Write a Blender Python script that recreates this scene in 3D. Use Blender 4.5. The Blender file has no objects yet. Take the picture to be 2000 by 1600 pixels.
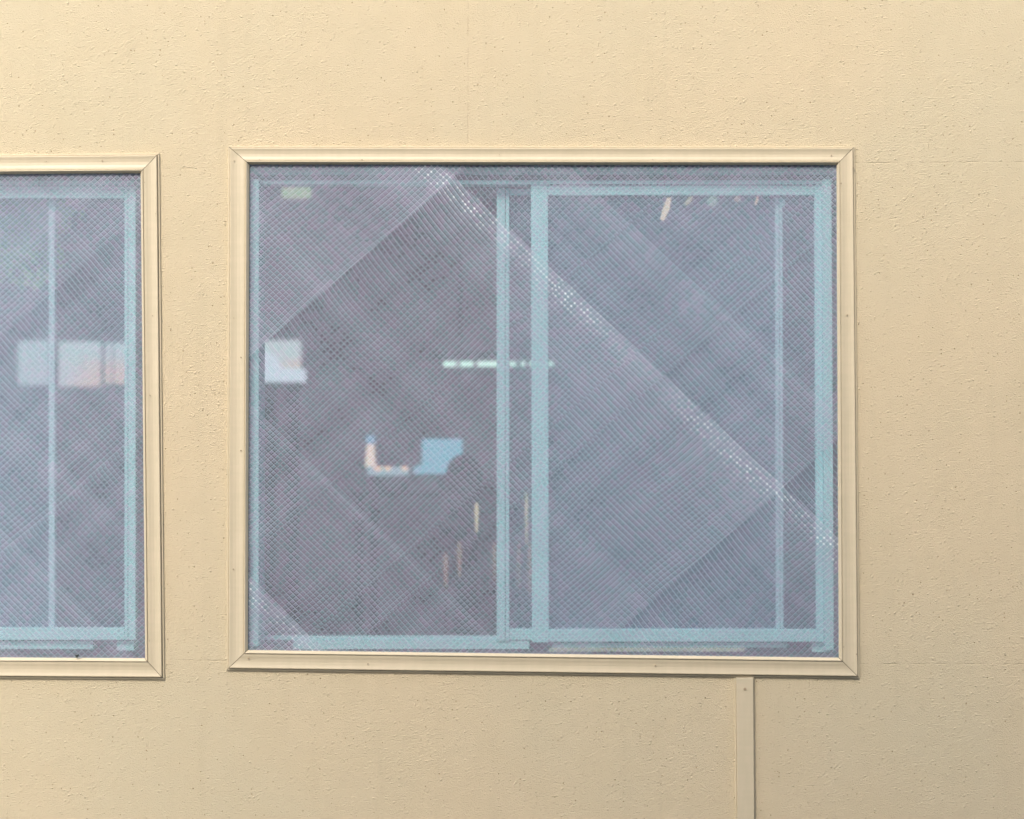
import bpy, bmesh, math, random
from mathutils import Vector, Matrix
random.seed(7)
R = math.radians
S = bpy.context.scene
COL = S.collection

# ------------------------------------------------------------------ camera
S.render.resolution_x, S.render.resolution_y = 1024, 819
AIM = Vector((0.0, 0.0, 1.75)); EYE = Vector((0.26, -5.5, 1.55))
cam_d = bpy.data.cameras.new('camera'); cam = bpy.data.objects.new('camera', cam_d)
COL.objects.link(cam); S.camera = cam
cam.location = EYE
CROT = (AIM - EYE).to_track_quat('-Z', 'Y').to_matrix()
cam.rotation_euler = CROT.to_euler()
cam_d.sensor_fit = 'HORIZONTAL'; cam_d.sensor_width = 36.0; cam_d.lens = 66.0
cam_d.clip_start = 0.05; cam_d.clip_end = 3000
cam_d.dof.use_dof = True; cam_d.dof.focus_distance = 5.51; cam_d.dof.aperture_fstop = 1.7

# ------------------------------------------------------------------ sky, sun, exposure
SUN_EL, SUN_AZ = R(43), R(200)          # azimuth measured clockwise from +Y; the sun stands in front of the wall, to the left
W = bpy.data.worlds.new('World'); S.world = W; W.use_nodes = True
wn = W.node_tree; wn.nodes.clear()
sky = wn.nodes.new('ShaderNodeTexSky'); sky.sky_type = 'NISHITA'; sky.sun_disc = False
sky.sun_elevation = SUN_EL; sky.sun_rotation = SUN_AZ; sky.dust_density = 3.0; sky.air_density = 1.0
bg = wn.nodes.new('ShaderNodeBackground'); bg.inputs['Strength'].default_value = 0.10
wo = wn.nodes.new('ShaderNodeOutputWorld')
wn.links.new(sky.outputs[0], bg.inputs['Color']); wn.links.new(bg.outputs[0], wo.inputs['Surface'])
sd = bpy.data.lights.new('sun', 'SUN'); sd.energy = 1.5; sd.angle = R(20); sd.color = (1.0, 0.92, 0.80)
sun = bpy.data.objects.new('sun', sd); COL.objects.link(sun)
sdir = Vector((math.sin(SUN_AZ)*math.cos(SUN_EL), math.cos(SUN_AZ)*math.cos(SUN_EL), math.sin(SUN_EL)))
sun.rotation_euler = sdir.to_track_quat('Z', 'Y').to_euler(); sun.location = sdir*20
S.view_settings.view_transform = 'Standard'; S.view_settings.look = 'None'
S.view_settings.exposure = 1.50; S.view_settings.gamma = 1.0

# ------------------------------------------------------------------ helpers
def P(px, py, y=0.0):
    """the point of the photo's pixel (2000 x 1600) on the plane at depth y"""
    d = CROT @ Vector(((px-1000)/2000*36/66.0, (800-py)/2000*36/66.0, -1.0))
    return EYE + d*((y - EYE.y)/d.y)

def tag(o, label=None, cat=None, group=None, kind=None):
    if label: o['label'] = label
    if cat: o['category'] = cat
    if group: o['group'] = group
    if kind: o['kind'] = kind
    return o

def empty(name, loc=(0, 0, 0)):
    o = bpy.data.objects.new(name, None); COL.objects.link(o); o.location = loc; o.empty_display_size = 0.1
    return o

def link(name, bm, mat, parent=None, smooth=False, bevel=0):
    bmesh.ops.recalc_face_normals(bm, faces=bm.faces)
    me = bpy.data.meshes.new(name); bm.to_mesh(me); bm.free()
    for m in (mat if isinstance(mat, (list, tuple)) else [mat]): me.materials.append(m)
    o = bpy.data.objects.new(name, me); COL.objects.link(o)
    if smooth:
        for p in me.polygons: p.use_smooth = True
    if parent:
        o.parent = parent; o.matrix_parent_inverse = parent_matrix(parent).inverted()
    if bevel:
        b = o.modifiers.new('bevel', 'BEVEL'); b.width = bevel; b.segments = 2; b.limit_method = 'ANGLE'
    return o

def parent_matrix(o):
    m = Matrix.Translation(o.location)
    return (parent_matrix(o.parent) @ o.matrix_parent_inverse @ m) if o.parent else m

def box(bm, x0, x1, y0, y1, z0, z1, mi=0):
    vs = [bm.verts.new((x, y, z)) for x in (x0, x1) for y in (y0, y1) for z in (z0, z1)]
    for f in ((0,1,3,2), (4,6,7,5), (0,4,5,1), (2,3,7,6), (0,2,6,4), (1,5,7,3)):
        bm.faces.new([vs[i] for i in f]).material_index = mi
    return vs

def slab(bm, q, y0, y1, mi=0):
    """a bar whose front outline is the four points q (x, z), from depth y0 to y1"""
    a = [bm.verts.new((x, y0, z)) for x, z in q]; b = [bm.verts.new((x, y1, z)) for x, z in q]
    bm.faces.new(a).material_index = mi; bm.faces.new(b[::-1]).material_index = mi
    for i in range(len(q)):
        j = (i+1) % len(q)
        bm.faces.new((a[i], b[i], b[j], a[j])).material_index = mi

def pxbar(bm, x0, y0, x1, y1, d, t, mi=0, lean=0.0):
    """a bar seen at pixel rectangle x0..x1, y0..y1 with its front face at depth d and thickness t"""
    pts = [P(x0, y0, d), P(x1, y0, d), P(x1+lean, y1, d), P(x0+lean, y1, d)]
    slab(bm, [(p.x, p.z) for p in pts], d, d+t, mi)

def pxsheet(bm, x0, y0, x1, y1, d):
    bm.faces.new([bm.verts.new(P(*p, d)) for p in ((x0, y0), (x1, y0), (x1, y1), (x0, y1))])

def disc(bm, c, r, y0, y1, n=14, mi=0):
    slab(bm, [(c[0]+r*math.cos(2*math.pi*k/n), c[1]+r*math.sin(2*math.pi*k/n)) for k in range(n)], y0, y1, mi)

# node expressions -------------------------------------------------
class NT:
    def __init__(s, name):
        s.m = bpy.data.materials.new(name); s.m.use_nodes = True
        s.t = s.m.node_tree; s.t.nodes.clear(); s.out = s.n('ShaderNodeOutputMaterial')
    def n(s, kind, **kw):
        o = s.t.nodes.new(kind)
        for k, v in kw.items(): setattr(o, k, v)
        return o
    def put(s, sock, v):
        if isinstance(v, E): s.t.links.new(v.s, sock)
        elif v is not None: sock.default_value = v
    def math(s, op, a, b=None, c=None):
        o = s.n('ShaderNodeMath', operation=op)
        for i, v in enumerate((a, b, c)): s.put(o.inputs[i], v)
        return E(s, o.outputs[0])
    def coords(s):
        g = s.n('ShaderNodeNewGeometry'); sp = s.n('ShaderNodeSeparateXYZ'); s.t.links.new(g.outputs['Position'], sp.inputs[0])
        return E(s, sp.outputs[0]), E(s, sp.outputs[1]), E(s, sp.outputs[2])
    def vec(s, x, y, z=0.0):
        o = s.n('ShaderNodeCombineXYZ')
        for i, v in enumerate((x, y, z)): s.put(o.inputs[i], v)
        return E(s, o.outputs[0])
    def noise(s, v, scale, detail=2.0, rough=0.5, col=False):
        o = s.n('ShaderNodeTexNoise'); s.put(o.inputs['Vector'], v); o.inputs['Scale'].default_value = scale
        o.inputs['Detail'].default_value = detail; o.inputs['Roughness'].default_value = rough
        return E(s, o.outputs[1 if col else 0])
    def sstep(s, v, a, b):
        o = s.n('ShaderNodeMapRange', interpolation_type='SMOOTHSTEP'); s.put(o.inputs[0], v)
        o.inputs[1].default_value = a; o.inputs[2].default_value = b
        return E(s, o.outputs[0])
    def mixc(s, f, a, b):
        o = s.n('ShaderNodeMix', data_type='RGBA'); s.put(o.inputs[0], f)
        for sock, v in ((o.inputs[6], a), (o.inputs[7], b)): s.put(sock, v if isinstance(v, E) else (*v, 1))
        return E(s, o.outputs[2])
    def principled(s, color, rough=0.6, bump=None, **kw):
        o = s.n('ShaderNodeBsdfPrincipled'); s.put(o.inputs['Base Color'], color if isinstance(color, E) else (*color, 1))
        s.put(o.inputs['Roughness'], rough)
        for k, v in kw.items(): s.put(o.inputs[k.replace('_', ' ')], v)
        if bump:
            b = s.n('ShaderNodeBump'); s.put(b.inputs['Height'], bump[0]); b.inputs['Distance'].default_value = bump[1]
            b.inputs['Strength'].default_value = bump[2] if len(bump) > 2 else 1.0
            s.t.links.new(b.outputs[0], o.inputs['Normal'])
        return E(s, o.outputs[0])
    def done(s, e): s.t.links.new(e.s, s.out.inputs['Surface']); return s.m
class E:
    def __init__(s, t, sock): s.t, s.s = t, sock
    def __add__(s, o): return s.t.math('ADD', s, o)
    __radd__ = __add__
    def __mul__(s, o): return s.t.math('MULTIPLY', s, o)
    __rmul__ = __mul__
    def __sub__(s, o): return s.t.math('SUBTRACT', s, o)
    def __rsub__(s, o): return s.t.math('SUBTRACT', o, s)
    def __truediv__(s, o): return s.t.math('DIVIDE', s, o)
    def frac(s): return s.t.math('FRACT', s)
    def abs(s): return s.t.math('ABSOLUTE', s)
    def floor(s): return s.t.math('FLOOR', s)
    def max(s, o): return s.t.math('MAXIMUM', s, o)
    def min(s, o): return s.t.math('MINIMUM', s, o)
    def exp(s): return s.t.math('EXPONENT', s)
    def clamp(s): return s.max(0.0).min(1.0)

# ------------------------------------------------------------------ materials
zj1 = P(1000, 324).z; zj2 = P(1000, 1293).z; xj = P(914, 200).x; zj_top = P(914, 290).z
def mat_stucco():
    t = NT('stucco'); x, y, z = t.coords(); v = t.vec(x, z, y)
    big = t.noise(v, 0.9, 3.0); mid = t.noise(v, 9.0, 3.0)
    grain = t.noise(v, 265.0, 2.0, 0.7)
    lump = t.noise(v, 120.0, 2.0)
    vb = t.n('ShaderNodeTexVoronoi'); t.put(vb.inputs['Vector'], v); vb.inputs['Scale'].default_value = 82.0
    sb = t.n('ShaderNodeSeparateColor'); t.t.links.new(vb.outputs['Color'], sb.inputs[0])
    crumb = (1.0 - t.sstep(E(t, vb.outputs['Distance']), 0.05, 0.34))*t.sstep(E(t, sb.outputs[0]), 0.25, 0.9)
    # scattered pits of the sprayed render, dark in colour for shadow the bump lacks
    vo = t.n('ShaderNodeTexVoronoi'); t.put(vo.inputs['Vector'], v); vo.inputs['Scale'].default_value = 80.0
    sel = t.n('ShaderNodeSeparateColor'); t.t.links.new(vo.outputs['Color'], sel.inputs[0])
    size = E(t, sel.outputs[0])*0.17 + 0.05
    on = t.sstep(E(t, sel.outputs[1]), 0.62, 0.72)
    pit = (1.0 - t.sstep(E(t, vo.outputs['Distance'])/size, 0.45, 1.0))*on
    # hairline joints between the boards under the render
    wob = (t.noise(v, 30.0, 2.0) - 0.5)*0.006
    brk = t.sstep(t.noise(v, 22.0, 2.0), 0.40, 0.55)
    jh1 = 1.0 - t.sstep((z - zj1 + wob).abs(), 0.0006, 0.0024)
    jh2 = 1.0 - t.sstep((z - zj2 + wob).abs(), 0.0006, 0.0024)
    jv = (1.0 - t.sstep((x - xj + wob*0.5).abs(), 0.0006, 0.0022))*t.math('GREATER_THAN', z, zj_top)
    joint = jh1.max(jh2).max(jv)*brk
    c = t.mixc(t.sstep(big, 0.35, 0.65), (0.705, 0.585, 0.395), (0.67, 0.58, 0.40))
    c = t.mixc(t.sstep(mid, 0.35, 0.7)*0.25, c, (0.66, 0.55, 0.36))
    streak = t.sstep(t.noise(t.vec(x*16.0, z*0.9), 1.0, 4.0, 0.6), 0.52, 0.72)
    c = t.mixc(streak*0.10, c, (0.50, 0.42, 0.27))
    c = t.mixc(t.sstep(t.noise(v, 3.2, 4.0), 0.52, 0.75)*0.14, c, (0.56, 0.50, 0.33))
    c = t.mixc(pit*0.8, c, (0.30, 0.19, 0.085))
    c = t.mixc(joint*0.22, c, (0.38, 0.27, 0.15))
    h = lump*0.10 + grain*1.35 + crumb*0.6 - pit*0.6 - joint*0.3
    return t.done(t.principled(c, 0.85, (h, 0.0033, 1.0), Specular_IOR_Level=0.25))

def mat_trim():
    t = NT('cream_painted_aluminium'); x, y, z = t.coords(); v = t.vec(x, z, y)
    streak = t.noise(t.vec(x*6.0, z*0.8), 9.0, 4.0); st2 = t.noise(t.vec(x*0.8, z*6.0), 9.0, 4.0)
    c = t.mixc(t.sstep(streak*0.5+st2*0.5, 0.40, 0.62), (0.59, 0.51, 0.355), (0.62, 0.53, 0.375))
    sp = t.sstep(t.noise(v, 75.0, 3.0, 0.7), 0.70, 0.76)
    c = t.mixc(sp*0.35, c, (0.40, 0.30, 0.18))
    return t.done(t.principled(c, t.noise(v, 20.0)*0.2 + 0.33, (t.noise(v, 24.0, 3.0), 0.0008)))

def mat_plain(name, c, rough=0.6, var=0.08, scale=12.0, **kw):
    t = NT(name); x, y, z = t.coords(); v = t.vec(x, y, z)
    n = t.sstep(t.noise(v, scale, 4.0), 0.3, 0.7)
    return t.done(t.principled(t.mixc(n, tuple(k*(1-var) for k in c), tuple(min(1, k*(1+var)) for k in c)), rough, (t.noise(v, scale*6, 2.0), 0.0006), **kw))

def mat_emit(name, c, k):
    t = NT(name); e = t.n('ShaderNodeEmission'); e.inputs[0].default_value = (*c, 1); e.inputs[1].default_value = k
    return t.done(E(t, e.outputs[0]))

def mat_glass():
    t = NT('window_glass')
    gl = t.n('ShaderNodeBsdfGlossy'); gl.inputs['Roughness'].default_value = 0.03; gl.inputs['Color'].default_value = (0.9, 0.95, 1, 1)
    tr = t.n('ShaderNodeBsdfTransparent'); tr.inputs[0].default_value = (0.95, 0.98, 0.99, 1)
    fr = t.n('ShaderNodeFresnel'); fr.inputs[0].default_value = 1.5
    f = (E(t, fr.outputs[0])*2.0).clamp()
    m = t.n('ShaderNodeMixShader'); t.put(m.inputs[0], f); t.t.links.new(tr.outputs[0], m.inputs[1]); t.t.links.new(gl.outputs[0], m.inputs[2])
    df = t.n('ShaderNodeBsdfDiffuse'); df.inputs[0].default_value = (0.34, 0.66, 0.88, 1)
    x, y, z = t.coords(); sky_sheen = t.noise(t.vec(x, z), 1.6, 3.0)*0.16 + 0.07  # bluish diffuse layer painted in for the sky reflected by the panes
    m2 = t.n('ShaderNodeMixShader'); t.put(m2.inputs[0], sky_sheen); t.t.links.new(m.outputs[0], m2.inputs[1]); t.t.links.new(df.outputs[0], m2.inputs[2])
    return t.done(E(t, m2.outputs[0]))

# the diagonal insect screen: lines of two thread families in wall coordinates
SA, CA = math.sin(R(43.5)), math.cos(R(43.5)); SB, CB = math.sin(R(41.0)), math.cos(R(41.0))
def fa(p): return p.x*SA + p.z*CA
def fb(p): return -p.x*SB + p.z*CB
PA, PB = 0.0133, 0.0128
def mat_screen():
    t = NT('diagonal_mesh'); x, y, z = t.coords(); v = t.vec(x, z)
    a = x*SA + z*CA; b = z*CB - x*SB
    n1 = t.noise(v, 1.3, 1.0) - 0.5; n2 = t.noise(v, 2.1, 1.0) - 0.47
    split = P(380, 800).x; right = t.math('GREATER_THAN', x, split); left = 1.0 - right
    creB = [(fb(P(735, 480)), right, 1.0), (fb(P(1365, 1095)), right, 0.95), (fb(P(160, 520)), left, 0.55), (fb(P(120, 985)), left, 0.4), (fb(P(1230, 700)), right, 0.25), (fb(P(700, 900)), right, 0.22), (fb(P(1450, 600)), right, 0.3)]   # folds running up to the right
    creA = [(fa(P(1220, 660)), right, 1.0), (fa(P(565, 1205)), right, 1.0), (fa(P(60, 1090)), left, 0.4), (fa(P(690, 985)), right, 0.45), (fa(P(1450, 640)), right, 0.35)]          # folds running down to the right
    aw, bw = a + n1*0.05, b + n2*0.05
    s1 = t.noise(t.vec(a*11.0, b*0.7), 1.0, 3.0, 0.6) - 0.5; s2 = t.noise(t.vec(b*12.0, a*0.7), 1.0, 3.0, 0.6) - 0.5
    s3 = t.noise(t.vec(a*55.0, b*0.9), 1.0, 1.0) - 0.5; s4 = t.noise(t.vec(b*55.0, a*0.9), 1.0, 1.0) - 0.5
    dens = s1*0.26 + s2*0.24 + s3*0.05 + s4*0.05
    edge = None; darkB = None
    for c, side, k in creB:
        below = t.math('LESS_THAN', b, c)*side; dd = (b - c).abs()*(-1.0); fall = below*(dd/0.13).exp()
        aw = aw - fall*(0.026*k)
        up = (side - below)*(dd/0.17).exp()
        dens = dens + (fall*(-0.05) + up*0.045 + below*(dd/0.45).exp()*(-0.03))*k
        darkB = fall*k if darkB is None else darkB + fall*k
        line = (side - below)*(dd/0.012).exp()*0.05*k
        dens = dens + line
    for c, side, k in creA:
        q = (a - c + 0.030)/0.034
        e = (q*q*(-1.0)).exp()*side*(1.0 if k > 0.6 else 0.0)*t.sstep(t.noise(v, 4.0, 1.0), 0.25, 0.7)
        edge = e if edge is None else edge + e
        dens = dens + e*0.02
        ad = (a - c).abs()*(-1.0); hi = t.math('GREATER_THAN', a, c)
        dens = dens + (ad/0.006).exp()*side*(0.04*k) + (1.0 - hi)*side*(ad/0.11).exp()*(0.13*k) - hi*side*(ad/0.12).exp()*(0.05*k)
    qa, qb = (aw/PA).frac(), (bw/PB).frac()
    la = t.sstep((qa - 0.5).abs(), 0.37, 0.48); lb = t.sstep((qb - 0.5).abs(), 0.37, 0.48)
    da = 1.0 - t.sstep((qa - 0.20).abs(), 0.03, 0.13); db = 1.0 - t.sstep((qb - 0.20).abs(), 0.03, 0.12)
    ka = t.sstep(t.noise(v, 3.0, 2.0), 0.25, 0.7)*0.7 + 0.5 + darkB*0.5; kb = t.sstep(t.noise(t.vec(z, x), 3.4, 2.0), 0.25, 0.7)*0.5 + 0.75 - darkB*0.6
    # every eye of the mesh a little denser or tinted
    wn_ = t.n('ShaderNodeTexWhiteNoise', noise_dimensions='2D'); t.put(wn_.inputs['Vector'], t.vec((aw/PA).floor(), (bw/PB).floor()))
    cell = E(t, wn_.outputs[0])
    glint = t.sstep((qa - 0.5).abs(), 0.24, 0.38)*t.sstep((qb - 0.5).abs(), 0.15, 0.30)*edge.clamp()*t.sstep(t.noise(v, 60.0, 2.0), 0.44, 0.60)  # white glints along the folds, painted into colour and opacity
    op = (dens + (la*ka).max(lb*kb)*0.21 - (da*ka).max(db*kb)*0.165 + glint*0.22 + (cell - 0.5)*0.03 + 0.505)
    op = op.min(0.97).max(0.30)
    col = t.mixc(cell, (0.335, 0.43, 0.50), (0.42, 0.395, 0.52))
    col = t.mixc((la*ka + lb*kb).clamp()*0.5, col, (0.46, 0.525, 0.595))
    col = t.mixc(glint.clamp()*0.75, col, (0.95, 1.0, 1.0))
    df = t.n('ShaderNodeBsdfDiffuse'); t.put(df.inputs[0], col)
    tr = t.n('ShaderNodeBsdfTransparent')
    m = t.n('ShaderNodeMixShader'); t.put(m.inputs[0], op); t.t.links.new(tr.outputs[0], m.inputs[1]); t.t.links.new(df.outputs[0], m.inputs[2])
    return t.done(E(t, m.outputs[0]))

M = dict(stucco=mat_stucco(), trim=mat_trim(), screen=mat_screen(), glass=mat_glass(),
    sash=mat_plain('pale_blue_aluminium', (0.42, 0.78, 0.83), 0.4, 0.03), sash_lightened=mat_plain('pale_blue_aluminium_lightened', (0.68, 0.93, 0.97), 0.4, 0.03),  # second is the sash paint lightened, against dimming behind the panes
    seal=mat_plain('rubber_seal', (0.09, 0.10, 0.11), 0.7), hole=mat_plain('nail_rust', (0.38, 0.29, 0.19), 0.7),
    sealant=mat_plain('joint_sealant', (0.12, 0.085, 0.05), 0.8), caulk=mat_plain('ochre_caulk', (0.60, 0.40, 0.19), 0.75),
    room=mat_plain('interior_plaster', (0.40, 0.28, 0.38), 0.8), roomfloor=mat_plain('interior_floor', (0.10, 0.09, 0.10), 0.5),
    track=mat_plain('yellowish_track', (0.45, 0.52, 0.38), 0.5), asphalt=mat_plain('asphalt', (0.06, 0.06, 0.062), 0.9, 0.25, 3.0),
    roof=mat_plain('roof_metal', (0.2, 0.2, 0.21), 0.6), screw=mat_plain('screw_steel', (0.5, 0.46, 0.38), 0.35, Metallic=0.6))

# ------------------------------------------------------------------ ground
bm = bmesh.new(); vs = [bm.verts.new(p) for p in ((-900, -900, 0), (900, -900, 0), (900, 900, 0), (-900, 900, 0))]; bm.faces.new(vs)
tag(link('ground', bm, M['asphalt']), kind='structure')

# ------------------------------------------------------------------ the building
B = empty('building', (0, 0, 0))
tag(B, 'cream stucco building wall with two large screened windows', 'building')
T0, T1 = 0.0, 0.0
WIN = dict(
    main=dict(out=[(446, 286), (1669, 287), (1679, 1325), (443, 1309)], inn=[(487, 321), (1634, 322), (1638.5, 1285), (484, 1270)]),
    left=dict(out=[(-915, 310), (312, 300), (322, 1327), (-915, 1318)], inn=[(-876, 346), (275, 338), (284, 1286), (-876, 1280)]))
YI = -0.004
holes = []
for w in WIN.values():
    o = [P(*p) for p in w['out']]; i = [P(*p, YI) for p in w['inn']]
    w['o'], w['i'] = o, i
    holes.append((max(o[0].x, o[3].x)+.02, min(o[1].x, o[2].x)-.02, max(o[2].z, o[3].z)+.02, min(o[0].z, o[1].z)-.02))
XL, XR, ZT = -6.0, 5.0, 4.4
bm = bmesh.new()
xs = sorted([XL, XR] + [h for ho in holes for h in ho[:2]]); zs = sorted([0, ZT] + [h for ho in holes for h in ho[2:]])
TH = 0.16
for y in (0.0, TH):
    V = {(a, c): bm.verts.new((a, y, c)) for a in xs for c in zs}
    for i in range(len(xs)-1):
        for j in range(len(zs)-1):
            cx, cz = (xs[i]+xs[i+1])/2, (zs[j]+zs[j+1])/2
            if any(h[0] < cx < h[1] and h[2] < cz < h[3] for h in holes): continue
            bm.faces.new((V[xs[i], zs[j]], V[xs[i+1], zs[j]], V[xs[i+1], zs[j+1]], V[xs[i], zs[j+1]]))
for h in holes:                                  # reveals
    c = [(h[0], h[2]), (h[1], h[2]), (h[1], h[3]), (h[0], h[3])]
    for k in range(4):
        a, b_ = c[k], c[(k+1) % 4]
        bm.faces.new([bm.verts.new(p) for p in ((a[0], 0, a[1]), (b_[0], 0, b_[1]), (b_[0], TH, b_[1]), (a[0], TH, a[1]))])
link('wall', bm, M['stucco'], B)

# trim: one moulded profile swept along each side, mitred with a hair of a gap
PROF = [(0, 0), (0, .0040), (.01, .0050), (.075, .0050), (.085, .0044), (.090, .0022), (.105, .0022), (.112, .0095), (.13, .0115), (.16, .0118),
        (.30, .0100), (.45, .0092), (.60, .0098), (.72, .0112), (.81, .0116), (.825, .0112), (.832, .0098), (.845, .0098), (.853, .0138), (.875, .0144), (.90, .0140), (.985, .0074), (1.0, .0064), (1.0, -.012)]
def trim_side(o, i, k, parent, nails):
    a, b_ = k, (k+1) % 4
    O0, O1, I0, I1 = o[a], o[b_], i[a], i[b_]
    along = (O1 - O0).normalized()
    bm = bmesh.new(); N = 24
    rows = []
    for s in range(N+1):
        row = []
        for t, h in PROF:
            A = O0.lerp(I0, t); Bp = O1.lerp(I1, t)
            A = A + along*0.0010; Bp = Bp - along*0.0010
            p = A.lerp(Bp, s/N)
            wv = 0.0006*math.sin(s*1.3 + k*2.1)*(1 if 0 < s < N else 0)
            row.append(bm.verts.new((p.x, -h + wv*0.5, p.z)))
        rows.append(row)
    for s in range(N):
        for j in range(len(PROF)-1):
            bm.faces.new((rows[s][j], rows[s+1][j], rows[s+1][j+1], rows[s][j+1]))
    for (px, py) in nails:
        c = P(px, py, -0.015)
        disc(bm, (c.x, c.z), 0.0010 + 0.0005*((px*7) % 3), -0.0135, -0.008, 8, 1)
    ob = link('trim', bm, [M['trim'], M['hole']], parent)
    return ob

NAILS = dict(main={0: [(507, 311), (707, 312), (975, 302), (1275, 311), (1624, 303)], 1: [(1667, 328), (1643, 358), (1641, 592), (1655, 615), (1648, 1264), (1673, 1278)],
                   2: [(485, 1286), (1280, 1300), (718, 1297)], 3: [(457, 314), (456, 621), (470, 698), (455, 1112), (470, 880)]},
             left={0: [(90, 315), (199, 314), (264, 331)], 1: [(282, 356), (297, 616), (292, 772), (291, 1252), (303, 417)], 2: [], 3: []})

def window(key, label):
    w = WIN[key]; o, i = w['o'], w['i']
    # the window's own fixed frame behind the trim is the part; everything else hangs from it
    h = holes[0 if key == 'main' else 1]
    return w, o, i, h

# main window ------------------------------------------------------
def build_main():
    w, o, i, h = window('main', '')
    bm = bmesh.new()
    # outer fixed frame: jambs, head with stepped tracks, sill
    pxbar(bm, 490, 350, 506, 1262, 0.018, 0.10, lean=-1)
    pxbar(bm, 1606, 350, 1624, 1270, 0.030, 0.10, lean=5)
    pxbar(bm, 480, 327, 1640, 341, 0.040, 0.012)
    pxbar(bm, 480, 342, 1640, 352, 0.075, 0.012, 1)
    pxbar(bm, 507, 352, 1605, 360, 0.040, 0.004)
    pxbar(bm, 507, 352, 1030, 360, 0.0445, 0.05)
    pxbar(bm, 507, 1243, 1034, 1250, 0.085, 0.05)
    pxbar(bm, 572, 1250.5, 1034, 1268, 0.080, 0.05)
    pxbar(bm, 1078, 1255, 1538, 1265, 0.062, 0.05)
    pxbar(bm, 1586, 1255, 1622, 1274, 0.062, 0.05)
    pxbar(bm, 1072, 1265.5, 1455, 1273, 0.055, 0.03, 2)  # yellowish strip along the sill
    fr = link('window', bm, [M['sash'], M['seal'], M['track']], B, bevel=0.001)
    tag(fr, 'right hand window, slid open on its left side behind a diagonal mesh screen')
    for k in range(4): trim_side(o, i, k, fr, NAILS['main'][k])
    # front sash
    bm = bmesh.new(); d = 0.045
    pxbar(bm, 1037, 357, 1070, 1255, d, 0.022, lean=2)
    pxbar(bm, 1070.5, 362, 1590, 381, d+.002, 0.02)
    pxbar(bm, 1590.5, 362, 1605, 1254, d, 0.022, lean=4)
    pxbar(bm, 1072, 1229, 1594, 1253.5, d+.002, 0.02)
    s = link('sash', bm, M['sash'], fr, bevel=0.001); s['label'] = 'front sliding sash with wide pale blue stile'
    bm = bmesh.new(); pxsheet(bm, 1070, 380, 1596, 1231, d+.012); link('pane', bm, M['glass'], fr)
    # rear sash, slid behind the front one
    bm = bmesh.new(); d = 0.074
    pxbar(bm, 970, 368, 986.4, 1252, d, 0.022, lean=0)
    pxbar(bm, 987.6, 368, 994.5, 1252, d, 0.022, lean=0)
    pxbar(bm, 985.9, 369, 988.1, 1251, d+.004, 0.016, 1)
    pxbar(bm, 995, 369, 1518, 381, d+.002, 0.018)
    pxbar(bm, 1514, 384, 1521.3, 1228, d, 0.022, 2, lean=2)
    pxbar(bm, 1522.3, 384, 1528.5, 1228, d, 0.022, 2, lean=2)
    pxbar(bm, 1520.5, 385, 1523.5, 1239, d+.004, 0.016, 1, lean=2)
    pxbar(bm, 1527, 388, 1534, 403, d-.008, 0.02, 2)
    pxbar(bm, 995, 1228, 1518, 1250, d+.002, 0.018)
    s = link('sash', bm, [M['sash'], M['seal'], M['sash_lightened']], fr, bevel=0.001); s['label'] = 'rear sliding sash, seen behind the front one'
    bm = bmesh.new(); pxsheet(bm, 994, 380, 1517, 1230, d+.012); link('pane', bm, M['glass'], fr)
    return fr
def screen(key, parent):
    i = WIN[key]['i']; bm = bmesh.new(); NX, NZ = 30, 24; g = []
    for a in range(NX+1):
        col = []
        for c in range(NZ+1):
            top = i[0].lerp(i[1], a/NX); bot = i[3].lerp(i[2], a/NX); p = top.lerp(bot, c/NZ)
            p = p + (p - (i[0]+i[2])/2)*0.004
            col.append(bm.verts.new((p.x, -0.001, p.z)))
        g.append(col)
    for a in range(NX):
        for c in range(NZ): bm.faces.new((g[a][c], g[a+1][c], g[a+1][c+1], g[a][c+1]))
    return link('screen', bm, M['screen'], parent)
def mitre_backing(key, parent):
    o, i = WIN[key]['o'], WIN[key]['i']
    for k in range(4):
        c0, c1 = o[k], i[k]; d = (c1-c0).normalized(); n = Vector((-d.z, 0, d.x))*0.004
        a = c0 + d*0.004; b_ = c1 - d*0.002; bm = bmesh.new()
        slab(bm, [((a+n).x, (a+n).z), ((b_+n).x, (b_+n).z), ((b_-n).x, (b_-n).z), ((a-n).x, (a-n).z)], -0.0018, -0.0008)
        link('corner_seal', bm, M['sealant'], parent)
fm = build_main(); screen('main', fm); mitre_backing('main', fm)

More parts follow.
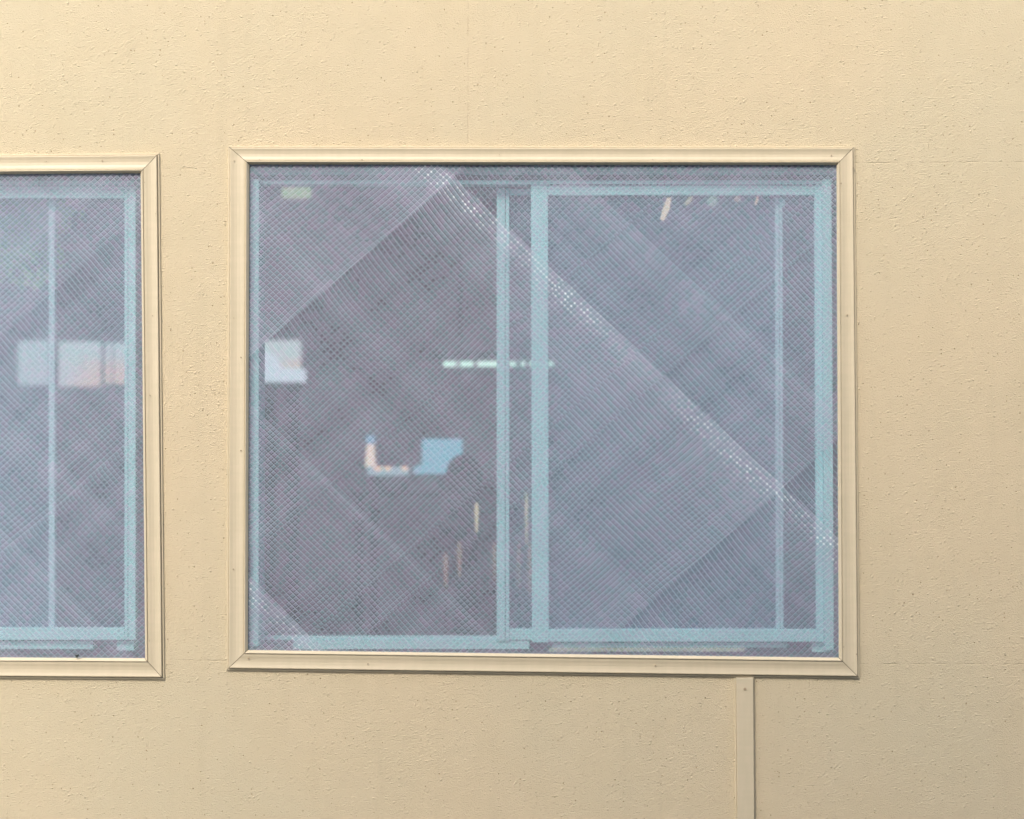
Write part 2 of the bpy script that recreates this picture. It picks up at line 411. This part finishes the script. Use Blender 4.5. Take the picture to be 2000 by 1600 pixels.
# left window ------------------------------------------------------
def build_left():
    w, o, i, h = window('left', '')
    bm = bmesh.new()
    pxbar(bm, -870, 347, 275, 353, 0.050, 0.012, 1)
    pxbar(bm, -870, 353, 262, 362, 0.045, 0.05)
    pxbar(bm, -870, 353, -848, 1270, 0.040, 0.10)
    pxbar(bm, -870, 1252, 182, 1268, 0.062, 0.05)
    pxbar(bm, 228, 1252, 262, 1271, 0.062, 0.05)
    fr = link('window', bm, [M['sash'], M['seal']], B, bevel=0.001)
    tag(fr, 'left hand window cut by the left edge of the picture, closed behind a diagonal mesh screen')
    for k in range(4): trim_side(o, i, k, fr, NAILS['left'][k])
    bm = bmesh.new(); d = 0.045
    pxbar(bm, 243, 364, 249.6, 1250, d, 0.022)
    pxbar(bm, 250.4, 364, 265, 1250, d, 0.022)
    pxbar(bm, 249, 365, 251, 1249, d+.004, 0.016, 1)
    pxbar(bm, -350, 364, 242.5, 387, d+.002, 0.02)
    pxbar(bm, -350, 1226, 242.5, 1250, d+.002, 0.02)
    pxbar(bm, -384, 364, -351, 1250, d, 0.022)
    s = link('sash', bm, [M['sash'], M['seal']], fr, bevel=0.001)
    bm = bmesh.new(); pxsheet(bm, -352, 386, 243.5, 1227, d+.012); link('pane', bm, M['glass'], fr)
    bm = bmesh.new(); d = 0.074
    pxbar(bm, 95, 387, 107, 1228, d, 0.022, 1)
    pxbar(bm, -846, 368, 94.5, 386, d+.002, 0.018)
    pxbar(bm, -846, 1228, 94.5, 1250, d+.002, 0.018)
    pxbar(bm, -869, 368, -847, 1250, d, 0.022)
    s = link('sash', bm, [M['sash'], M['sash_lightened']], fr, bevel=0.001)
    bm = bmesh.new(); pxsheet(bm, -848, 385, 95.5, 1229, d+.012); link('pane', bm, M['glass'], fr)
    return fr
fl = build_left(); screen('left', fl); mitre_backing('left', fl)

# cover strip below the right window -------------------------------
bm = bmesh.new()
a, b_ = P(1434, 1323), P(1473, 1323); c, d = P(1476, 1700), P(1437, 1700)
def strip(x0, x1, h0, h1):
    q = [a.lerp(b_, x0), a.lerp(b_, x1), d.lerp(c, x1), d.lerp(c, x0)]
    slab(bm, [(p.x, p.z) for p in q], -h1, 0.002)
strip(0.0, 0.08, 0, 0.004); strip(0.085, 0.94, 0, 0.012); strip(0.945, 1.0, 0, 0.005)
cs = link('cover_strip', bm, M['trim'], B, bevel=0.0015)
bm = bmesh.new(); c0 = P(1455, 1346, -0.012); disc(bm, (c0.x, c0.z), 0.0042, -0.0135, -0.010); disc(bm, (c0.x+.0003, c0.z-.0003), 0.0020, -0.0139, -0.0134)
link('screw', bm, M['hole'], cs)

# interior shell ---------------------------------------------------
RY = 6.5; FZ, CZ = 0.15, 3.05
far = [(35, 665, 96, 752), (115, 667, 197, 755), (205, 670, 218, 750), (222, 670, 262, 750), (500, 665, 588, 747)]
def rect_at(px0, py0, px1, py1, y):
    p, q = P(px0, py0, y), P(px1, py1, y); return p.x, q.x, q.z, p.z
fh = [rect_at(*f, RY) for f in far]
bm = bmesh.new()
x0, x1 = XL+.1, XR-.1
box(bm, x0, x0+.02, TH, RY, FZ, CZ); link('side_wall', bm, M['room'], B)
bm = bmesh.new(); box(bm, x1-.02, x1, TH, RY, FZ, CZ); link('side_wall', bm, M['room'], B)
bm = bmesh.new(); xs = sorted({x0, x1, *[h[0] for h in fh], *[h[1] for h in fh]}); zs = sorted({FZ, CZ, *[h[2] for h in fh], *[h[3] for h in fh]})
for i in range(len(xs)-1):
    for j in range(len(zs)-1):
        cx, cz = (xs[i]+xs[i+1])/2, (zs[j]+zs[j+1])/2
        if any(h[0] < cx < h[1] and h[2] < cz < h[3] for h in fh): continue
        bm.faces.new([bm.verts.new(p) for p in ((xs[i], RY, zs[j]), (xs[i+1], RY, zs[j]), (xs[i+1], RY, zs[j+1]), (xs[i], RY, zs[j+1]))])
bmesh.ops.remove_doubles(bm, verts=bm.verts, dist=1e-5)
link('back_wall', bm, M['room'], B)
bm = bmesh.new(); box(bm, x0, x1, TH, RY, CZ, CZ+.02); link('ceiling', bm, M['room'], B)
bm = bmesh.new(); box(bm, x0, x1, TH, RY, FZ-.02, FZ); link('floor', bm, M['roomfloor'], B)
bm = bmesh.new(); box(bm, XL-.1, XR+.1, 0.0, RY+.3, ZT, ZT+.2); link('roof', bm, M['roof'], B)

# what stands outside the far windows
def pale(n, c): return mat_plain(n, c, 0.8, 0.30, 1.6)
bm = bmesh.new(); zf = P(100, 640, 13).z; box(bm, -9, 6, 13, 20, 0, zf, 0)

def facade():
    t = NT('patchy_facade_paint'); x, y, z = t.coords(); n = t.noise(t.vec(x, z), 0.9, 2.0); hz = P(100, 706, 13).z
    c = t.mixc(t.sstep(n, 0.42, 0.58), (0.25, 0.30, 0.32), (0.36, 0.26, 0.22))
    up = t.sstep(z, hz-.1, hz+.1)
    return t.done(t.principled(t.mixc(up, c, (0.23, 0.32, 0.33)), 0.8))
nb = empty('low_building', (-1.5, 13, 0)); tag(nb, 'pinkish low building glimpsed through the far windows of the room', 'building')
link('wall', bm, [facade(), M['room']], nb)
bm = bmesh.new(); box(bm, -9.0, 6.0, 13.0, 20.0, zf+.002, zf+.03); link('roof', bm, pale('grey_roof', (0.5, 0.6, 0.6)), nb)

# strip lights on the ceiling of the room
lampm = mat_emit('fluorescent_glow', (0.66, 1.0, 0.84), 0.48); housing = mat_plain('lamp_housing', (0.10, 0.09, 0.10), 0.5)
def strip_light(px0, py0, px1, py1, y, segs, label, glow, drop=True):
    p, q = P(px0, py0, y), P(px1, py1, y); r = empty('ceiling_light', ((p.x+q.x)/2, y, max(p.z, q.z)+.05))
    tag(r, label, 'ceiling light', 'lit lamps inside the dark room')
    bm = bmesh.new(); t = abs(p.z-q.z); z1 = max(p.z, q.z)
    box(bm, p.x-.05, q.x+.05, y-.06, y+.06, z1+.004, z1+.05)
    for k in (0.15, 0.85):
        xx = p.x+(q.x-p.x)*k; box(bm, xx-.01, xx+.01, y-.01, y+.01, z1+.05, CZ)
    link('housing', bm, housing, r)
    for a, c in segs:
        bm = bmesh.new(); x0, x1 = p.x+(q.x-p.x)*a, p.x+(q.x-p.x)*c
        n = 10; rr = t/2; zc = (p.z+q.z)/2
        A = [bm.verts.new((x0, y+rr*math.cos(6.2832*i/n), zc+rr*math.sin(6.2832*i/n))) for i in range(n)]
        C = [bm.verts.new((x1, y+rr*math.cos(6.2832*i/n), zc+rr*math.sin(6.2832*i/n))) for i in range(n)]
        bm.faces.new(A[::-1]); bm.faces.new(C)
        for i in range(n): bm.faces.new((A[i], A[(i+1) % n], C[(i+1) % n], C[i]))
        link('tube', bm, glow, r, smooth=False)
strip_light(866, 706, 1082, 716, 4.6, [(0, .12), (.15, .27), (.305, .66), (.70, .74), (.78, .83), (.86, 1)], 'long greenish fluorescent strip seen in dashes at mid height beside the stiles', lampm)
strip_light(552, 366, 606, 388, 2.6, [(0, 1)], 'short dim green lamp near the top left corner of the open right hand window', mat_emit('green_lamp', (0.36, 0.50, 0.24), 0.303))
strip_light(34, 424, 58, 440, 2.6, [(0, 1)], 'small bright green tree glint, added as a lamp, in the upper part of the left window', mat_emit('green_spark', (0.5, 0.9, 0.45), 0.275))  # green spark of a reflected tree, put in as a glowing tube

# far window blinds / furniture silhouettes, and things given their own glow
blue = mat_emit('monitor_glow', (0.13, 0.33, 0.42), 0.522)
def outline(bm, pts, y0, y1, mi=0):
    q = [P(px, py, y0) for px, py in pts]; slab(bm, [(p.x, p.z) for p in q], y0, y1, mi)
r0 = P(860, 892, 4.0)
mon = empty('computer_monitor', (r0.x, 4.0, P(860, 960, 4.0).z)); tag(mon, 'blue lit computer screen far inside the open right hand window', 'monitor')
bm = bmesh.new(); outline(bm, [(818, 852), (906, 852), (906, 930), (818, 930)], 4.02, 4.06); link('casing', bm, M['seal'], mon)
bm = bmesh.new(); outline(bm, [(824, 857), (903, 857), (903, 926), (808, 926), (808, 912), (824, 908)], 4.0, 4.018); link('screen', bm, blue, mon)
bm = bmesh.new(); outline(bm, [(855, 930), (868, 930), (868, 960), (880, 962), (843, 962), (855, 960)], 4.03, 4.05); link('stand', bm, M['seal'], mon)
# chair in front of it
ch = empty('office_chair', (P(905, 960, 3.6).x, 3.6, FZ)); tag(ch, 'dark rounded chair back covering the lower right corner of the blue screen', 'chair')
bm = bmesh.new(); cx, cy = 905, 925
outline(bm, [(cx+34*math.cos(R(a)), cy-38*math.sin(R(a))) for a in range(0, 181, 15)] + [(cx-32, 1010), (cx+32, 1010)], 3.6, 3.66); link('backrest', bm, M['seal'], ch, bevel=.01)
bm = bmesh.new(); s0 = P(cx-34, 1030, 3.6); s1 = P(cx+34, 1045, 3.6); box(bm, s0.x, s1.x, 3.2, 3.66, s1.z, s0.z); link('seat', bm, M['seal'], ch, bevel=.01)
bm = bmesh.new(); xm = (s0.x+s1.x)/2; box(bm, xm-.03, xm+.03, 3.4, 3.46, FZ+.08, s1.z); box(bm, xm-.25, xm+.25, 3.41, 3.45, FZ, FZ+.08); box(bm, xm-.02, xm+.02, 3.18, 3.68, FZ+.001, FZ+.079); link('base', bm, M['seal'], ch)
# desk with a lamp and papers
dk = empty('desk', (P(800, 1000, 4.0).x, 4.0, FZ)); tag(dk, 'dark desk deep in the room under the blue screen', 'desk')
a0 = P(690, 962, 4.0); a1 = P(930, 970, 4.0)
bm = bmesh.new(); box(bm, a0.x, a1.x, 3.8, 4.5, a1.z, a0.z); link('desktop', bm, M['roomfloor'], dk)
for xx in (a0.x+.03, a1.x-.07):
    for yy in (3.83, 4.43):
        bm = bmesh.new(); box(bm, xx, xx+.04, yy, yy+.04, FZ, a1.z); link('leg', bm, M['roomfloor'], dk)
lp = empty('table_lamp', (P(722, 962, 4.2).x, 4.2, a0.z)); tag(lp, 'small lamp glowing warm white left of the blue screen', 'lamp')
bm = bmesh.new(); outline(bm, [(716, 868), (728, 868), (731, 912), (713, 912)], 4.2, 4.27); link('shade', bm, mat_emit('lamp_glow', (0.62, 0.50, 0.40), 0.550), lp)
bm = bmesh.new(); outline(bm, [(714, 850), (730, 850), (729, 867), (715, 867)], 4.2, 4.27); link('cap', bm, mat_emit('blue_reflection_glow', (0.2, 0.42, 0.6), 0.330), lp)  # blue reflection on the cap, put in as emission
bm = bmesh.new(); outline(bm, [(720, 913), (724, 913), (724, 960), (733, 962), (711, 962), (720, 960)], 4.21, 4.26); link('stem', bm, M['seal'], lp)
paper = mat_emit('strip_glow', (0.26, 0.40, 0.44), 0.413)  # papers on the desk, given a glow of their own
bx = empty('glowing_strip', (P(760, 962, 3.95).x, 3.95, a0.z)); tag(bx, 'low lit strip with peach spots between the glowing lamp and the blue screen', 'display')
bm = bmesh.new(); outline(bm, [(716, 911), (797, 911), (796, 929), (718, 929)], 3.95, 4.0); link('face', bm, paper, bx)
for px, w_ in ((738, 9), (757, 7), (790, 7)):
    bm = bmesh.new(); outline(bm, [(px-w_, 911), (px+w_, 911), (px+w_*.6, 920), (px-w_*.6, 919)], 3.945, 3.949); link('spot', bm, mat_emit('peach_glow', (1.0, 0.66, 0.42), 0.385), bx)
bm = bmesh.new(); outline(bm, [(720, 930), (795, 930), (795, 962), (720, 962)], 3.96, 3.99); link('stand', bm, M['seal'], bx)

# added white shape, glowing as the light of the first far window
wh = empty('white_glow_shape', (P(540, 745, 5.9).x, 5.9, P(540, 745, 5.9).z)); tag(wh, 'added pale white L shaped carton in front of the far window at the left stile', 'daylight')
bm = bmesh.new(); outline(bm, [(498, 676), (508, 680), (530, 694), (540, 718), (588, 719), (588, 745), (498, 747)], 5.9, 6.1); link('panel', bm, mat_emit('far_window_glow', (0.42, 0.52, 0.57), 0.522), wh)
bm = bmesh.new(); q0, q1 = P(498, 747, 5.9), P(590, 752, 5.9); box(bm, q0.x, q1.x, 5.85, 6.15, q1.z, q0.z-.002); box(bm, q0.x+.05, q0.x+.1, 5.9, 6.1, FZ, q1.z); box(bm, q1.x-.1, q1.x-.05, 5.9, 6.1, FZ, q1.z)
sh = link('shelf', bm, M['roomfloor']); tag(sh, 'dark trestle shelf under the white carton by the far window', 'shelf')

# yellowish highlights between and left of the stiles, put in as glowing rods
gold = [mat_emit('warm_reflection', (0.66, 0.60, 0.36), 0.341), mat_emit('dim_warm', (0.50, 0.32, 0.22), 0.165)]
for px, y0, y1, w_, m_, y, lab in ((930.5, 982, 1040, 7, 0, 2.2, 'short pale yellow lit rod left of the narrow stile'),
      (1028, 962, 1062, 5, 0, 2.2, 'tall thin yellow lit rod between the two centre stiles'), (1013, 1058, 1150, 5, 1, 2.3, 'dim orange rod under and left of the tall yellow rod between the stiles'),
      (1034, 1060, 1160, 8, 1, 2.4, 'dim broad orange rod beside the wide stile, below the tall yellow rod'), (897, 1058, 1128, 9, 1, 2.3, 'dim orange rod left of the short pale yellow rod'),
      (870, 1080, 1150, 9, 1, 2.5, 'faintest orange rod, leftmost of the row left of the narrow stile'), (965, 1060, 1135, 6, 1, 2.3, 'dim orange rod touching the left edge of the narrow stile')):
    p = P(px, y1, y); r = empty('glowing_highlight', (p.x, y, FZ)); tag(r, lab, 'highlight', 'thin highlights put in as glowing rods inside the room')
    bm = bmesh.new(); outline(bm, [(px-w_*.3, y0), (px+w_*.3, y0), (px+w_*.55, y0+(y1-y0)*.25), (px+w_*.2, y1), (px-w_*.2, y1), (px-w_*.55, y0+(y1-y0)*.25)], y, y+.02); link('highlight', bm, gold[m_], r)
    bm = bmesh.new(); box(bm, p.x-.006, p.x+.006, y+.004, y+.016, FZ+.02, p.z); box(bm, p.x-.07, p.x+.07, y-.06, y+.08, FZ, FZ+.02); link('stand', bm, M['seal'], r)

# made-up slips on cords, glowing for coloured spots in the right hand pane
for (px, y0, y1, w_, tilt, c, k, lab) in ((1301, 386, 432, 14, 6, (1.0, 0.70, 0.45), .62, 'largest orange glowing slip, leftmost of those hanging at the top of the right hand pane'),
     (1345, 384, 402, 12, 5, (0.85, 0.75, 0.42), .35, 'small yellowish slip right of the large orange one'), (1392, 383, 405, 20, 0, (0.45, 0.72, 0.50), .30, 'greenish slip in the middle of the row of hanging slips'),
     (1440, 383, 396, 14, 0, (0.80, 0.62, 0.42), .30, 'small tan slip hanging right of the greenish one'), (1478, 384, 402, 6, 2, (1.0, 0.60, 0.42), .50, 'narrow orange slip at the right end of the row, beside the latch')):
    y = 0.9; p = P(px, y0, y); r = empty('glow_slip', (p.x, y, p.z)); tag(r, lab, 'glowing slip', 'glowing slips added behind the right hand pane')
    bm = bmesh.new(); outline(bm, [(px-w_*.3+tilt, y0), (px+w_*.3+tilt, y0), (px+w_*.5, (y0+y1)/2), (px+w_*.1-tilt, y1), (px-w_*.4-tilt, y1-4), (px-w_*.5, (y0+y1)/2)], y, y+.004); link('paper', bm, mat_emit('slip_glow', c, k*.7), r)
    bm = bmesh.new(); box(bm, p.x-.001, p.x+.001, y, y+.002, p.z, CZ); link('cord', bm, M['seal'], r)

# fly on the lower trim of the left window
bm = bmesh.new(); c = P(151, 1281, -0.012)
bmesh.ops.create_icosphere(bm, subdivisions=2, radius=.0042, matrix=Matrix.Translation((c.x-.001, -.016, c.z)) @ Matrix.Diagonal((1.1, .8, .8, 1)))
bmesh.ops.create_icosphere(bm, subdivisions=2, radius=.0026, matrix=Matrix.Translation((c.x+.004, -.016, c.z+.0025)))
for k in (-1, 0, 1):
    box(bm, c.x-.0004+k*.002, c.x+.0004+k*.002, -.0165, -.014, c.z-.006, c.z)
fly = link('fly', bm, mat_plain('fly_black', (0.015, 0.02, 0.015), 0.4)); tag(fly, 'tiny black fly sitting on the lower trim of the left window', 'insect')

# leaves added inside the left window for a tree reflected in the glass
pl = empty('tree_reflection_leaves', (P(48, 450, 0.2).x, 0.2, P(48, 560, 0.2).z)); tag(pl, 'blurred green leaves, added for a tree reflection, at the top of the left window', 'plant')
bm = bmesh.new(); rnd = random.Random(3)
for k in range(1100):
    px = rnd.gauss(40, 34); py = 392 + abs(rnd.gauss(0, 62)); c = P(px, py, 0.24 + rnd.uniform(-.05, .05))
    if py > 570: continue
    r_ = rnd.uniform(.016, .036); an = rnd.uniform(0, 6.28); u = Vector((math.cos(an), rnd.uniform(-.5, .5), math.sin(an))).normalized(); w_ = Vector((-u.z, rnd.uniform(-.6, .6), u.x)).normalized()
    bm.faces.new([bm.verts.new(c + u*r_), bm.verts.new(c + w_*r_*.4), bm.verts.new(c - u*r_), bm.verts.new(c - w_*r_*.4)])
link('leaves', bm, mat_plain('leaf_green', (0.55, 0.85, 0.42), 0.5, 0.35, 30), pl)
bm = bmesh.new(); c = P(40, 372, 0.24); box(bm, c.x-.09, c.x+.09, .19, .30, c.z-.03, c.z+.06); box(bm, c.x-.002, c.x+.002, .243, .247, c.z+.06, CZ); link('pot', bm, M['seal'], pl, bevel=.01)

# unseen block of flats added behind the camera: it shades the lower part of the wall softly
ob = empty('shading_block', (4, -10, 0)); tag(ob, 'unseen grey blue block of flats added to shade the cream wall', 'building')
bm = bmesh.new(); box(bm, -5.2, 14, -16, -10, 0, 10.4); link('wall', bm, mat_plain('grey_blue_render', (0.22, 0.27, 0.33), 0.85, 0.15, 1.5), ob)
bm = bmesh.new(); box(bm, -5.5, 14.3, -16.3, -9.7, 10.403, 10.65); link('roof', bm, M['roof'], ob)
for i in range(6):
    for j in range(3):
        bm = bmesh.new(); x0_ = -4.2+i*3.0; z0_ = 1.2+j*3.1; box(bm, x0_, x0_+1.6, -10.0, -9.94, z0_, z0_+1.5); wf = link('window', bm, M['sash'], ob)
        bm = bmesh.new(); box(bm, x0_+.08, x0_+1.52, -9.96, -9.93, z0_+.08, z0_+1.42); link('pane', bm, M['seal'], wf)
